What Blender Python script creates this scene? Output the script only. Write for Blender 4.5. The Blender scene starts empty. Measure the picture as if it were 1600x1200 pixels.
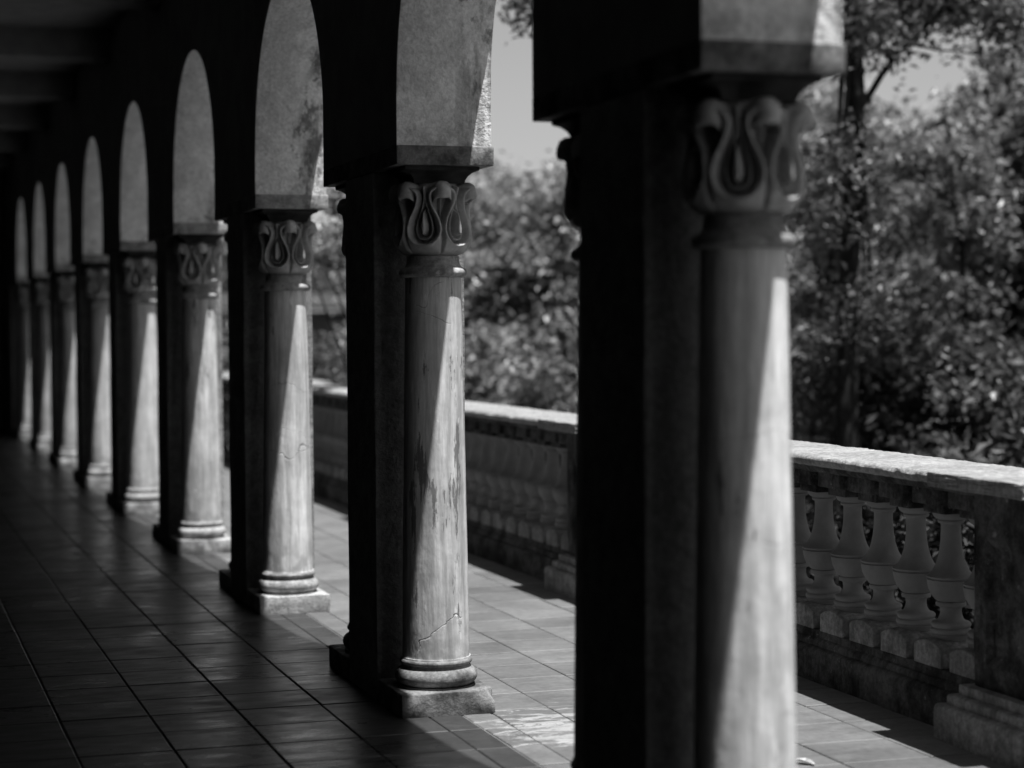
import bpy, bmesh, math, random
import numpy as np
from mathutils import Vector, Matrix

random.seed(7)
rng = np.random.default_rng(11)
scene = bpy.context.scene
COL = scene.collection

# ------------------------------------------------------------------ camera
CAM_H, YAW, PITCH, ROLL, FPX = 1.5, 0.3092, 0.0295, -0.0065, 3143.18
fw = Vector((math.sin(YAW)*math.cos(PITCH), math.cos(YAW)*math.cos(PITCH), -math.sin(PITCH)))
rt = Vector((math.cos(YAW), -math.sin(YAW), 0.0))
up = rt.cross(fw)
cr, sr = math.cos(ROLL), math.sin(ROLL)
rt, up = rt*cr + up*sr, up*cr - rt*sr
cam_d = bpy.data.cameras.new('camera')
cam = bpy.data.objects.new('camera', cam_d)
COL.objects.link(cam)
cam.matrix_world = Matrix(((rt.x, up.x, -fw.x, 0), (rt.y, up.y, -fw.y, 0), (rt.z, up.z, -fw.z, CAM_H), (0, 0, 0, 1)))
cam_d.sensor_width = 36.0
cam_d.lens = FPX/1600*36.0
cam_d.clip_start, cam_d.clip_end = 0.05, 600
cam_d.dof.use_dof = True
cam_d.dof.focus_distance = 8.3
cam_d.dof.aperture_fstop = 1.6
scene.camera = cam

# ------------------------------------------------------------------ sky, sun, exposure
SUN = Vector((0.11, -0.23, 1.0)).normalized()       # direction towards the sun
world = bpy.data.worlds.new('World')
scene.world = world
world.use_nodes = True
wn, wl = world.node_tree.nodes, world.node_tree.links
sky = wn.new('ShaderNodeTexSky')
sky.sky_type = 'NISHITA'
sky.sun_disc = False
sky.sun_elevation = math.asin(SUN.z)
sky.sun_rotation = math.atan2(SUN.x, SUN.y)
bw = wn.new('ShaderNodeRGBToBW')                     # black and white photograph
bg = wn['Background']
bg.inputs['Strength'].default_value = 0.06
wl.new(sky.outputs[0], bw.inputs[0])
wl.new(bw.outputs[0], bg.inputs['Color'])
sun_d = bpy.data.lights.new('sun', 'SUN')
sun_d.energy, sun_d.angle, sun_d.color = 5.0, math.radians(0.53), (1, 1, 1)
sun = bpy.data.objects.new('sun', sun_d)
COL.objects.link(sun)
sun.rotation_euler = SUN.to_track_quat('Z', 'Y').to_euler()
vs = scene.view_settings
vs.view_transform, vs.look, vs.gamma, vs.use_curve_mapping = 'Standard', 'None', 1.0, False
vs.exposure = 0.84
scene.cycles.max_bounces = 10
scene.cycles.diffuse_bounces = 2

# ------------------------------------------------------------------ helpers
def link(o, parent=None):
    COL.objects.link(o)
    if parent is not None:
        o.parent = parent
    return o

def new_obj(name, me, mat=None, parent=None, loc=(0, 0, 0), rotz=0.0):
    o = bpy.data.objects.new(name, me)
    o.location = loc
    o.rotation_euler = (0, 0, rotz)
    if mat is not None and me is not None and not me.materials:
        me.materials.append(mat)
    link(o, parent)
    return o

def own_mat(o, mat):
    """a material on this object only; the mesh data stay shared"""
    o.material_slots[0].link = 'OBJECT'; o.material_slots[0].material = mat
    return o

def empty(name, loc=(0, 0, 0)):
    o = bpy.data.objects.new(name, None)
    o.empty_display_size = 0.2
    o.location = loc
    return link(o)

def tag(o, label=None, cat=None, group=None, kind=None):
    if label: o['label'] = label
    if cat: o['category'] = cat
    if group: o['group'] = group
    if kind: o['kind'] = kind
    return o

def mesh_np(name, verts, faces, smooth=False):
    """faces: (n,k) array of equal size polygons"""
    verts = np.asarray(verts, np.float32); faces = np.asarray(faces, np.int32)
    me = bpy.data.meshes.new(name)
    n, k = faces.shape
    me.vertices.add(len(verts)); me.vertices.foreach_set('co', verts.ravel())
    me.loops.add(n*k); me.loops.foreach_set('vertex_index', faces.ravel())
    me.polygons.add(n)
    me.polygons.foreach_set('loop_start', np.arange(0, n*k, k, dtype=np.int32))
    me.polygons.foreach_set('loop_total', np.full(n, k, np.int32))
    me.polygons.foreach_set('use_smooth', np.full(n, bool(smooth)))
    me.update(calc_edges=True)
    me.validate()
    return me

def bm_mesh(name, bm, smooth_angle=None):
    bmesh.ops.recalc_face_normals(bm, faces=bm.faces)
    me = bpy.data.meshes.new(name)
    bm.to_mesh(me); bm.free()
    if smooth_angle:
        me.polygons.foreach_set('use_smooth', np.ones(len(me.polygons), bool))
        me.set_sharp_from_angle(angle=math.radians(smooth_angle))
    return me

def bm_box(bm, x0, x1, y0, y1, z0, z1, bevel=0.0, seg=2):
    m = Matrix.Translation(((x0+x1)/2, (y0+y1)/2, (z0+z1)/2)) @ Matrix.Diagonal((x1-x0, y1-y0, z1-z0, 1))
    r = bmesh.ops.create_cube(bm, size=1.0, matrix=m)
    if bevel > 0:
        es = list({e for v in r['verts'] for e in v.link_edges})
        bmesh.ops.bevel(bm, geom=es, offset=bevel, segments=seg, affect='EDGES', profile=0.5, clamp_overlap=True)

def box_mesh(name, x0, x1, y0, y1, z0, z1, bevel=0.0, seg=2):
    bm = bmesh.new(); bm_box(bm, x0, x1, y0, y1, z0, z1, bevel, seg)
    return bm_mesh(name, bm, 40 if bevel else None)

def rough_box(name, x0, x1, y0, y1, z0, z1, bevel=0.008, step=0.05, amp=0.003, seed=0, chip=None):
    """a cast block with slightly wavy faces and worn edges"""
    bm = bmesh.new(); bm_box(bm, x0, x1, y0, y1, z0, z1, 0)
    for ax, L in ((0, x1-x0), (1, y1-y0), (2, z1-z0)):
        for c in range(1, max(1, int(L/step))):
            t = [x0, y0, z0][ax] + L*c/max(1, int(L/step))
            p = Vector((0, 0, 0)); p[ax] = t
            nrm = Vector((0, 0, 0)); nrm[ax] = 1
            bmesh.ops.bisect_plane(bm, geom=bm.verts[:]+bm.edges[:]+bm.faces[:], plane_co=p, plane_no=nrm)
    bm.normal_update()
    es = [e for e in bm.edges if len(e.link_faces) == 2 and e.calc_face_angle(0) > 0.8]
    bmesh.ops.bevel(bm, geom=es, offset=bevel, segments=2, affect='EDGES', profile=0.5, clamp_overlap=True)
    r = random.Random(seed)
    ph = [r.uniform(0, 6.28) for _ in range(6)]
    for v in bm.verts:
        if v.co.z < z0+0.004: continue
        a = math.sin(v.co.x*23+ph[0])*math.sin(v.co.y*19+ph[1]) + 0.6*math.sin(v.co.z*37+v.co.y*31+ph[2])
        n = v.normal
        v.co += n*a*amp*0.6 + Vector((r.uniform(-1, 1), r.uniform(-1, 1), r.uniform(-1, 1)))*amp*0.35
        if chip:
            d = (v.co-Vector(chip[0])).length
            if d < chip[1]:
                v.co += (Vector(((x0+x1)/2, (y0+y1)/2, (z0+z1)/2))-v.co).normalized()*(chip[1]-d)*0.8
    return bm_mesh(name, bm, 40)

def lathe(name, prof, n=64, smooth=35, jitter=0.0):
    """prof: list of (r,z) from bottom to top"""
    P = np.array(prof, float)
    th = np.linspace(0, 2*np.pi, n, endpoint=False)
    V = np.stack([np.outer(P[:, 0], np.cos(th)), np.outer(P[:, 0], np.sin(th)), np.repeat(P[:, 1:2], n, 1)], -1)
    V = V.reshape(-1, 3)
    m = len(P); F = []
    idx = np.arange(n); nx = (idx+1) % n
    for i in range(m-1):
        F.append(np.stack([i*n+idx, i*n+nx, (i+1)*n+nx, (i+1)*n+idx], -1))
    me = mesh_np(name, V, np.concatenate(F), True)
    me.set_sharp_from_angle(angle=math.radians(smooth))
    return me

def arc(cx, cz, r, a0, a1, n=7):
    return [(cx+r*math.cos(math.radians(a0+(a1-a0)*i/(n-1))), cz+r*math.sin(math.radians(a0+(a1-a0)*i/(n-1)))) for i in range(n)]

def tube_np(path, radii, n=8):
    path = np.asarray(path, float); m = len(path)
    tan = np.gradient(path, axis=0); tan /= np.linalg.norm(tan, axis=1)[:, None]+1e-9
    ref = np.array([0.3, 0.9, 0.1]); ref /= np.linalg.norm(ref)
    a = np.cross(tan, ref); a /= np.linalg.norm(a, axis=1)[:, None]+1e-9
    b = np.cross(tan, a)
    th = np.linspace(0, 2*np.pi, n, endpoint=False)
    V = path[:, None, :] + np.asarray(radii)[:, None, None]*(a[:, None, :]*np.cos(th)[None, :, None] + b[:, None, :]*np.sin(th)[None, :, None])
    idx = np.arange(n); nx = (idx+1) % n
    F = np.concatenate([np.stack([i*n+idx, i*n+nx, (i+1)*n+nx, (i+1)*n+idx], -1) for i in range(m-1)])
    return V.reshape(-1, 3), F

def merge(parts):
    Vs, Fs, off = [], [], 0
    for v, f in parts:
        Vs.append(v); Fs.append(f+off); off += len(v)
    return np.concatenate(Vs), np.concatenate(Fs)

# ------------------------------------------------------------------ materials (a black and white picture: greys only)
class NT:
    def __init__(s, name, rough=0.8, spec=0.3):
        s.m = bpy.data.materials.new(name); s.m.use_nodes = True
        s.n, s.l = s.m.node_tree.nodes, s.m.node_tree.links
        s.b = s.n['Principled BSDF']
        s.b.inputs['Roughness'].default_value = rough
        s.b.inputs['Specular IOR Level'].default_value = spec
        s.geo = s.n.new('ShaderNodeNewGeometry'); s.pos = s.geo.outputs['Position']
        s.oi = s.n.new('ShaderNodeObjectInfo')
    def put(s, sock, v):
        if hasattr(v, 'links'): s.l.new(v, sock)
        else: sock.default_value = v
    def map(s, scale, vec=None, off=(0, 0, 0)):
        k = s.n.new('ShaderNodeMapping'); s.l.new(vec or s.pos, k.inputs[0])
        k.inputs['Scale'].default_value = scale; k.inputs['Location'].default_value = off
        return k.outputs[0]
    def noise(s, scale, detail=4, rough=0.55, vec=None, dist=0.0):
        k = s.n.new('ShaderNodeTexNoise'); s.l.new(vec or s.pos, k.inputs['Vector'])
        k.inputs['Scale'].default_value = scale; k.inputs['Detail'].default_value = detail
        k.inputs['Roughness'].default_value = rough; k.inputs['Distortion'].default_value = dist
        return k.outputs[0]
    def edge(s, scale, vec=None, rnd=1.0):
        k = s.n.new('ShaderNodeTexVoronoi'); k.feature = 'DISTANCE_TO_EDGE'; s.l.new(vec or s.pos, k.inputs['Vector'])
        k.inputs['Scale'].default_value = scale; k.inputs['Randomness'].default_value = rnd
        return k.outputs[0]
    def rng(s, v, a, b, c=0.0, d=1.0, smooth=True):
        k = s.n.new('ShaderNodeMapRange'); k.interpolation_type = 'SMOOTHSTEP' if smooth else 'LINEAR'
        s.put(k.inputs[0], v); s.put(k.inputs[1], a); s.put(k.inputs[2], b); s.put(k.inputs[3], c); s.put(k.inputs[4], d)
        return k.outputs[0]
    def math(s, op, a, b=0.0, clamp=False):
        k = s.n.new('ShaderNodeMath'); k.operation = op; k.use_clamp = clamp
        s.put(k.inputs[0], a); s.put(k.inputs[1], b)
        return k.outputs[0]
    def mul(s, a, b): return s.math('MULTIPLY', a, b)
    def add(s, a, b): return s.math('ADD', a, b)
    def mix(s, f, a, b):
        k = s.n.new('ShaderNodeMix'); k.data_type = 'FLOAT'
        s.put(k.inputs[0], f); s.put(k.inputs[2], a); s.put(k.inputs[3], b)
        return k.outputs[0]
    def xyz(s):
        k = s.n.new('ShaderNodeSeparateXYZ'); s.l.new(s.pos, k.inputs[0]); return k.outputs
    def shift(s, amt, amt2=0.0):
        """world position shifted by a noise field, for ragged lines"""
        k = s.n.new('ShaderNodeTexNoise'); s.l.new(s.pos, k.inputs['Vector']); k.inputs['Scale'].default_value = 3.0
        m = s.n.new('ShaderNodeVectorMath'); m.operation = 'MULTIPLY_ADD'
        s.l.new(k.outputs['Color'], m.inputs[0]); m.inputs[1].default_value = (amt, amt, amt); s.l.new(s.pos, m.inputs[2])
        if amt2:
            k2 = s.n.new('ShaderNodeTexNoise'); s.l.new(s.pos, k2.inputs['Vector']); k2.inputs['Scale'].default_value = 16.0; k2.inputs['Detail'].default_value = 5.0
            m2 = s.n.new('ShaderNodeVectorMath'); m2.operation = 'MULTIPLY_ADD'
            s.l.new(k2.outputs['Color'], m2.inputs[0]); m2.inputs[1].default_value = (amt2, amt2, amt2); s.l.new(m.outputs[0], m2.inputs[2])
            return m2.outputs[0]
        return m.outputs[0]
    def color(s, v):
        s.put(s.b.inputs['Base Color'], v)
        return s
    def rough(s, v): s.put(s.b.inputs['Roughness'], v)
    def bump(s, h, strength=0.5, dist=0.01):
        k = s.n.new('ShaderNodeBump'); k.inputs['Strength'].default_value = strength; k.inputs['Distance'].default_value = dist
        s.put(k.inputs['Height'], h); s.l.new(k.outputs[0], s.b.inputs['Normal'])

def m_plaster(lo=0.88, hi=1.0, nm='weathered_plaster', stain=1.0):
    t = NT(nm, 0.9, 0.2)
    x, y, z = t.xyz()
    big = t.rng(t.noise(1.6, 5), 0.3, 0.75, lo, hi)
    mid = t.rng(t.noise(9, 6, 0.7), 0.3, 0.75, 0.80, 1.10)
    fine = t.rng(t.noise(60, 4, 0.7), 0.3, 0.7, 0.78, 1.12)
    c = t.mul(t.mul(big, mid), fine)
    # mildew: ragged blotches towards the outer edge of the wall, with thin runs below them
    zone = t.rng(x, 2.06, 2.24)
    blot = t.rng(t.noise(7.5, 7, 0.72, t.map((1, 1, 0.55))), t.mix(zone, 0.66, 0.47), t.mix(zone, 0.72, 0.58))
    run = t.mul(t.rng(t.noise(16, 5, 0.6, t.map((1, 1, 0.16))), 0.46, 0.66), zone)
    c = t.mix(t.mul(blot, 0.78*stain), c, 0.09)
    c = t.mix(t.mul(run, 0.6*stain), c, 0.10)
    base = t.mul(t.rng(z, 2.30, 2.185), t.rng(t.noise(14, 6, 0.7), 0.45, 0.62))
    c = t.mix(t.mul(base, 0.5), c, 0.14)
    t.color(c)
    h = t.add(t.mul(t.noise(48, 4, 0.7), 1.0), t.mul(t.noise(14, 4, 0.6), 1.2))
    t.bump(h, 0.55, 0.012)
    return t.m

def m_shaft(nm, flaky):
    t = NT(nm, 0.82, 0.25)
    x, y, z = t.xyz()
    tone = t.rng(t.oi.outputs['Random'], 0, 1, 0.62, 0.80, False)
    streak = t.mul(t.rng(t.noise(20, 6, 0.7, t.map((1, 1, 0.06))), 0.30, 0.70, 0.56, 1.12), t.rng(t.noise(70, 4, 0.7, t.map((1, 1, 0.10))), 0.3, 0.7, 0.84, 1.10))
    mott = t.rng(t.noise(5, 6, 0.6), 0.3, 0.7, 0.82, 1.08)
    c = t.mul(t.mul(tone, streak), mott)
    # flaking paint: dark ragged vertical patches, strongest on some of the columns
    amt = t.rng(t.noise(0.8, 2), 0.46-flaky, 0.70-flaky)
    fl = t.noise(15, 8, 0.74, t.map((1, 1, 0.13)))
    peel = t.rng(fl, t.mix(amt, 0.72, 0.555), t.mix(amt, 0.75, 0.58))
    c = t.mix(t.mul(peel, 0.85), c, 0.13)
    sh = t.shift(0.35, 0.05)
    crack = t.mul(t.rng(t.edge(1.7, t.map((0.7, 0.7, 1.7), sh)), 0.0045, 0.0012), t.rng(t.noise(2.9, 3), 0.53, 0.57))
    c = t.mix(t.mul(crack, 0.45), c, 0.12)
    pale = t.mul(t.rng(t.noise(22, 7, 0.7, t.map((1, 1, 0.3))), 0.62, 0.66), 0.6)
    c = t.mix(pale, c, 0.82)
    foot = t.mul(t.rng(z, 0.42, 0.2), t.rng(t.noise(12, 5), 0.42, 0.62))
    c = t.mix(t.mul(foot, 0.6), c, 0.2)
    t.color(c)
    h = t.add(t.add(t.mul(peel, -0.6), t.mul(crack, -1.0)), t.add(t.mul(t.noise(40, 4, 0.6, t.map((1, 1, 0.3))), 0.6), t.mul(t.noise(7, 3), 0.7)))
    t.bump(h, 0.5, 0.008)
    return t.m

def m_carved():
    t = NT('carved_stone', 0.36, 0.7)
    c = t.mul(t.rng(t.noise(9, 5), 0.3, 0.7, 0.28, 0.46), t.rng(t.noise(60, 4, 0.7), 0.3, 0.7, 0.86, 1.06))
    d = t.rng(t.noise(24, 6, 0.7), 0.58, 0.70)
    t.color(t.mix(t.mul(d, 0.55), c, 0.12))
    t.bump(t.noise(90, 3, 0.6), 0.25, 0.004)
    return t.m

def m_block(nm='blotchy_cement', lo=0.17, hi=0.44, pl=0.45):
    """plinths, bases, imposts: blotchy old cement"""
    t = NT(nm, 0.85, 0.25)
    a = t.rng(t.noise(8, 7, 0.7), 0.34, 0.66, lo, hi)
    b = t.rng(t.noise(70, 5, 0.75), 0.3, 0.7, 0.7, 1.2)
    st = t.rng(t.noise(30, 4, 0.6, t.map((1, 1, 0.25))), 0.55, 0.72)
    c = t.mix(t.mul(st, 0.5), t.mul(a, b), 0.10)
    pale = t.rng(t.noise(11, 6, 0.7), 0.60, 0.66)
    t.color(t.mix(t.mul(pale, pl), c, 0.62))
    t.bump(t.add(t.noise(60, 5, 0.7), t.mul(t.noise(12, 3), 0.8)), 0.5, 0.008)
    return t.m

def m_tile(name, lo, hi, rough, wet):
    t = NT(name, rough, 0.5)
    x, y, z = t.xyz()
    tone = t.rng(t.oi.outputs['Random'], 0, 1, lo, hi, False)
    grain = t.rng(t.noise(8, 7, 0.72, t.map((0.6, 2.2, 1))), 0.3, 0.72, 0.86, 1.10)
    spots = t.mul(t.rng(t.noise(3.0, 6, 0.65), 0.3, 0.7, 0.78, 1.16), t.rng(t.noise(34, 5, 0.7), 0.3, 0.7, 0.84, 1.12))
    c = t.mul(t.mul(tone, grain), spots)
    if wet:  # white lime bloom on the terrace tiles beside the plinth
        dx = t.math('SUBTRACT', x, 2.52); dy = t.math('SUBTRACT', y, 7.02)
        d = t.math('SQRT', t.add(t.mul(t.mul(dx, dx), 2.6), t.mul(t.mul(dy, dy), 2.2)))
        near = t.rng(d, 0.95, 0.25)
        n = t.noise(9, 8, 0.75, t.map((0.8, 2.2, 1)), 0.8)
        bloom = t.mul(t.rng(t.add(n, t.mul(near, 0.155)), 0.635, 0.655), t.rng(near, 0.0, 0.25))
        c = t.mix(t.mul(bloom, 0.8), c, 0.30)
        old = t.mul(t.rng(t.noise(2.2, 6, 0.7), 0.58, 0.68), 0.35)
        c = t.mix(old, c, hi*0.55)
    t.color(c)
    worn = t.rng(t.noise(1.1, 4, 0.6), 0.35, 0.65, -0.05, 0.10)
    t.rough(t.add(worn, t.rng(t.noise(7, 6, 0.7, t.map((0.7, 1.8, 1))), 0.3, 0.72, rough-0.06, rough+0.13)))
    t.bump(t.add(t.mul(t.noise(30, 5, 0.65, t.map((0.6, 1.6, 1))), 0.7), t.mul(t.noise(4, 2), 0.5)), 0.20, 0.006)
    return t.m

def m_concrete(name, lo, hi, bumpy=0.6, lichen=0.3):
    t = NT(name, 0.92, 0.15)
    a = t.rng(t.noise(5.5, 8, 0.72), 0.36, 0.66, lo, hi)
    b = t.rng(t.noise(48, 6, 0.75), 0.3, 0.7, 0.6, 1.25)
    drip = t.rng(t.noise(17, 5, 0.65, t.map((1, 1, 0.16))), 0.50, 0.70)
    c = t.mix(t.mul(drip, 0.55), t.mul(a, b), lo*0.45)
    li = t.rng(t.noise(19, 6, 0.75), 0.63, 0.67)
    t.color(t.mix(t.mul(li, lichen), c, 0.55))
    t.bump(t.add(t.noise(80, 4, 0.75), t.mul(t.noise(16, 4), 0.9)), bumpy, 0.01)
    return t.m

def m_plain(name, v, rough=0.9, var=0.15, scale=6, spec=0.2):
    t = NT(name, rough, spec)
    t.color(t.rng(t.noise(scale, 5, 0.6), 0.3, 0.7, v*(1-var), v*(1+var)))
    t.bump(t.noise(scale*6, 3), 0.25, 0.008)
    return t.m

def m_leaf(name, lo, hi, gloss=0.38):
    t = NT(name, gloss, 0.35)
    isl = t.geo.outputs['Random Per Island']
    t.color(t.add(t.mul(t.math('POWER', isl, 2.9), (hi-lo)*1.25), lo))  # most leaves dark, a few very pale: painted sunlit highlights
    tr = t.n.new('ShaderNodeBsdfTranslucent'); t.put(tr.inputs[0], (hi*0.9, hi*0.9, hi*0.9, 1))
    mx = t.n.new('ShaderNodeMixShader'); mx.inputs[0].default_value = 0.28
    out = t.n['Material Output']
    t.l.new(t.b.outputs[0], mx.inputs[1]); t.l.new(tr.outputs[0], mx.inputs[2]); t.l.new(mx.outputs[0], out.inputs['Surface'])
    return t.m

M = dict(plaster=m_plaster(), core=m_plaster(0.30, 0.42, 'core_shade_plaster', 0.5), shaft=m_shaft('limewashed_stone', 0.0), flaky=m_shaft('flaking_limewash', 0.3), black=m_plain('impost_shade_stone', 0.035, var=0.4, scale=14), carved=m_carved(), block=m_block(), block_d=m_block('dark_blotchy_cement', 0.06, 0.26, 0.2),  # core: plaster copy darkened as shade; black: painted shade under the imposts
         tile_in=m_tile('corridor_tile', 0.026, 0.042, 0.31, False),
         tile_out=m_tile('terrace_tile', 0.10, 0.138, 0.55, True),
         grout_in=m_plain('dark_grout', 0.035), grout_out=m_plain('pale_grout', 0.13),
         coping=m_concrete('lichened_coping', 0.25, 0.36, 0.9, 0.25), balus=m_concrete('balustrade_cement', 0.16, 0.33, 0.5, 0.15),  # coping: pale cement with lichen, its own tone
         post=m_concrete('stained_shaded_cement', 0.02, 0.12, 0.9, 0.3), turned=m_plain('baluster_cement', 0.21, 0.7, 0.14, 9),  # post: stains, plus painted shade of frieze, rail and posts
         inside=m_plain('corridor_face_shade', 0.30), outside=m_concrete('bounce_cut_facade', 0.10, 0.24), ceil=m_plain('ceiling_paint', 0.36), inner=m_plain('light_soaking_wall', 0.05), endw=m_plain('end_wall_paint', 0.35),  # inside: painted shade; outside and inner: unseen faces darkened to soak up light
         soil=m_plain('garden_soil', 0.012, var=0.4, scale=1.5), bark=m_plain('bark', 0.025, var=0.4, scale=12), twig=m_plain('pale_bark', 0.22, var=0.3, scale=12),  # soil almost black: garden shade put into its colour
         leaf_a=m_leaf('leaf_dark', 0.03, 0.20), leaf_b=m_leaf('leaf_mid', 0.035, 0.36), leaf_c=m_leaf('leaf_pale', 0.06, 0.50), leaf_h=m_leaf('leaf_hedge_shade', 0.004, 0.02, 0.6),  # leaf_h almost black: shade behind the balusters put into the leaf colour
         roof=m_plain('roof_sheet', 0.035, 0.7), white=m_plain('white_trim', 0.7, 0.7, 0.05), pale=m_plain('pale_trim', 0.35), render=m_plain('grey_render', 0.10), glass=m_plain('dark_glass', 0.03, 0.1, spec=0.5),
         dry=m_plain('dry_leaf', 0.30, 0.6, 0.4, 60))

# ------------------------------------------------------------------ layout constants (metres, camera foot at the origin)
S = 2.9248                       # bay length
X0, X1 = 1.914, 2.288            # corridor face and outer face of the arcade
PC = lambda k: 8.035+(k-1)*S     # centre of pier k; k=0 is the nearest one
WOFF = 0.015                     # the wall above sits a little further back than the plinths
HALF = 0.645                     # half length of the impost and wall above a pier
ZI0, ZI1 = 2.11, 2.183           # impost
R_AR = (S-2*HALF)/2              # arch radius
Z_SP = 3.193-R_AR                # springing of the round part (stilted)
Z_CE = 3.92
Y_BACK, Y_END = -2.5, 30.6
K_LAST = 8

# ------------------------------------------------------------------ ground
gx, gy = 400, 400
new_obj('ground', mesh_np('ground', [(-gx, -gy, -0.75), (gx, -gy, -0.75), (gx, gy, -0.75), (-gx, gy, -0.75)], [[0, 1, 2, 3]]), M['soil'])['kind'] = 'structure'

# floors: a bed of grout with single tiles on top
def floor_bed(name, x0, x1, y0, y1, mat):
    o = new_obj(name, box_mesh(name, x0, x1, y0, y1, -0.7, -0.005), mat)
    o['kind'] = 'structure'
    return o
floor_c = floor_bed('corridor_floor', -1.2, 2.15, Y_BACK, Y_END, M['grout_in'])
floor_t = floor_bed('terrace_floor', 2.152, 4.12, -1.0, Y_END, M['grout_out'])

tile_cache = {}
def tile_mesh(w, l, mat):
    key = (round(w, 3), round(l, 3), mat.name)
    if key not in tile_cache:
        a, b, e = w/2, l/2, 0.004
        V = [(-a, -b, -.012), (a, -b, -.012), (a, b, -.012), (-a, b, -.012), (-a, -b, -.0025), (a, -b, -.0025), (a, b, -.0025), (-a, b, -.0025),
             (-a+e, -b+e, 0), (a-e, -b+e, 0), (a-e, b-e, 0), (-a+e, b-e, 0)]
        F = [(8, 9, 10, 11)] + [(i, (i+1) % 4, 4+(i+1) % 4, 4+i) for i in range(4)] + [(4+i, 4+(i+1) % 4, 8+(i+1) % 4, 8+i) for i in range(4)]
        me = mesh_np('tile', V, F); me.materials.append(mat)
        tile_cache[key] = me
    return tile_cache[key]

def lay_tiles(floor, xs, ys, near, far, mat, gap):
    far_parts = []
    r = random.Random(3)
    for i in range(len(xs)-1):
        for j in range(len(ys)-1):
            w, l = xs[i+1]-xs[i]-gap, ys[j+1]-ys[j]-gap*r.uniform(0.8, 1.3)
            cx, cy = (xs[i]+xs[i+1])/2, (ys[j]+ys[j+1])/2
            if cx/max(cy, .1) < 0.022: vis = False
            else: vis = near < cy < far
            if vis:
                o = bpy.data.objects.new('tile', tile_mesh(round(w, 3), round(l, 2) if False else round(l, 3), mat))
                o.location = (cx+r.uniform(-.001, .001), cy+r.uniform(-.001, .001), r.uniform(-.0012, .0012))
                o.rotation_euler = (r.gauss(0, .0007), r.gauss(0, .0007), r.gauss(0, .0015))
                link(o, floor)
            else:
                a, b = w/2, l/2; e = .004
                V = np.array([(-a, -b, -.012), (a, -b, -.012), (a, b, -.012), (-a, b, -.012), (-a+e, -b+e, 0), (a-e, -b+e, 0), (a-e, b-e, 0), (-a+e, b-e, 0)])
                V = V + np.array([cx, cy, r.uniform(-.001, .001)])
                F = np.array([(4, 5, 6, 7)]+[(q, (q+1) % 4, 4+(q+1) % 4, 4+q) for q in range(4)])
                far_parts.append((V, F))
    V, F = merge(far_parts)
    o = new_obj('distant_tiles', mesh_np('distant_tiles', V, F), mat, floor)
    o['kind'] = 'stuff'

T = 0.338
xs_in = [1.009+T*i for i in range(-6, 4)] + [2.150]
ys_in = [7.79+T*j for j in range(-30, 68)]
ys_in = [y for y in ys_in if Y_BACK < y < Y_END]
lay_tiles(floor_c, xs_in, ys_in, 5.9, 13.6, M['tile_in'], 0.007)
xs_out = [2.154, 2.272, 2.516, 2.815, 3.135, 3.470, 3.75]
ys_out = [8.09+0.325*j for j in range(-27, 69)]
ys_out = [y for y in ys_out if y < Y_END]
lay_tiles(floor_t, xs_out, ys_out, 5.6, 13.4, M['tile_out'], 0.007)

# ------------------------------------------------------------------ building shell
def struct(name, me, mat):
    o = new_obj(name, me, mat); o['kind'] = 'structure'; return o
ceiling = struct('ceiling', box_mesh('ceiling', -1.4, X1-0.02, Y_BACK-0.2, Y_END+0.2, Z_CE, Z_CE+0.25), M['ceil'])
for k in range(0, K_LAST+1):
    new_obj('beam', box_mesh('beam', -1.2, X0-0.003, PC(k)-0.17, PC(k)+0.17, Z_CE-0.24, Z_CE+0.01, 0.015), M['ceil'], ceiling)
w = new_obj('corridor_wall', box_mesh('corridor_wall', -1.4, -1.2, Y_BACK, Y_END, -0.7, Z_CE-0.002), M['inner'])  # unseen wall, its dark tone invented to keep the corridor dim
tag(w, 'unseen inner wall closing the left side of the corridor, darkened to keep it dim', 'wall')
w = new_obj('added_back_wall', box_mesh('added_back_wall', -1.2, X0-.003, Y_BACK-0.2, Y_BACK, -0.7, Z_CE-0.002), M['inner'])  # added out of view to stop light leaking into the corridor
tag(w, 'unseen dark wall added behind the viewer to keep light out of the corridor', 'wall')
bm = bmesh.new()
bm_box(bm, -1.2, 0.35, Y_END, Y_END+0.2, -0.7, Z_CE-0.002)
bm_box(bm, 1.15, X0-.003, Y_END, Y_END+0.2, -0.7, Z_CE-0.002)
bm_box(bm, 0.35, 1.15, Y_END, Y_END+0.2, 3.0, Z_CE-0.002)
ew = empty('end_wall', (0.5, Y_END, 0))
e1 = new_obj('wall_face', bm_mesh('wall_face', bm), M['endw'], ew); e1.matrix_parent_inverse = ew.matrix_basis.inverted()
e2 = new_obj('doorway', box_mesh('doorway', 0.35, 1.15, Y_END+0.12, Y_END+0.18, -0.004, 3.0), M['inner'], ew); e2.matrix_parent_inverse = ew.matrix_basis.inverted()
tag(ew, 'far grey end wall of the corridor with a dark doorway', 'wall')

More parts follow.
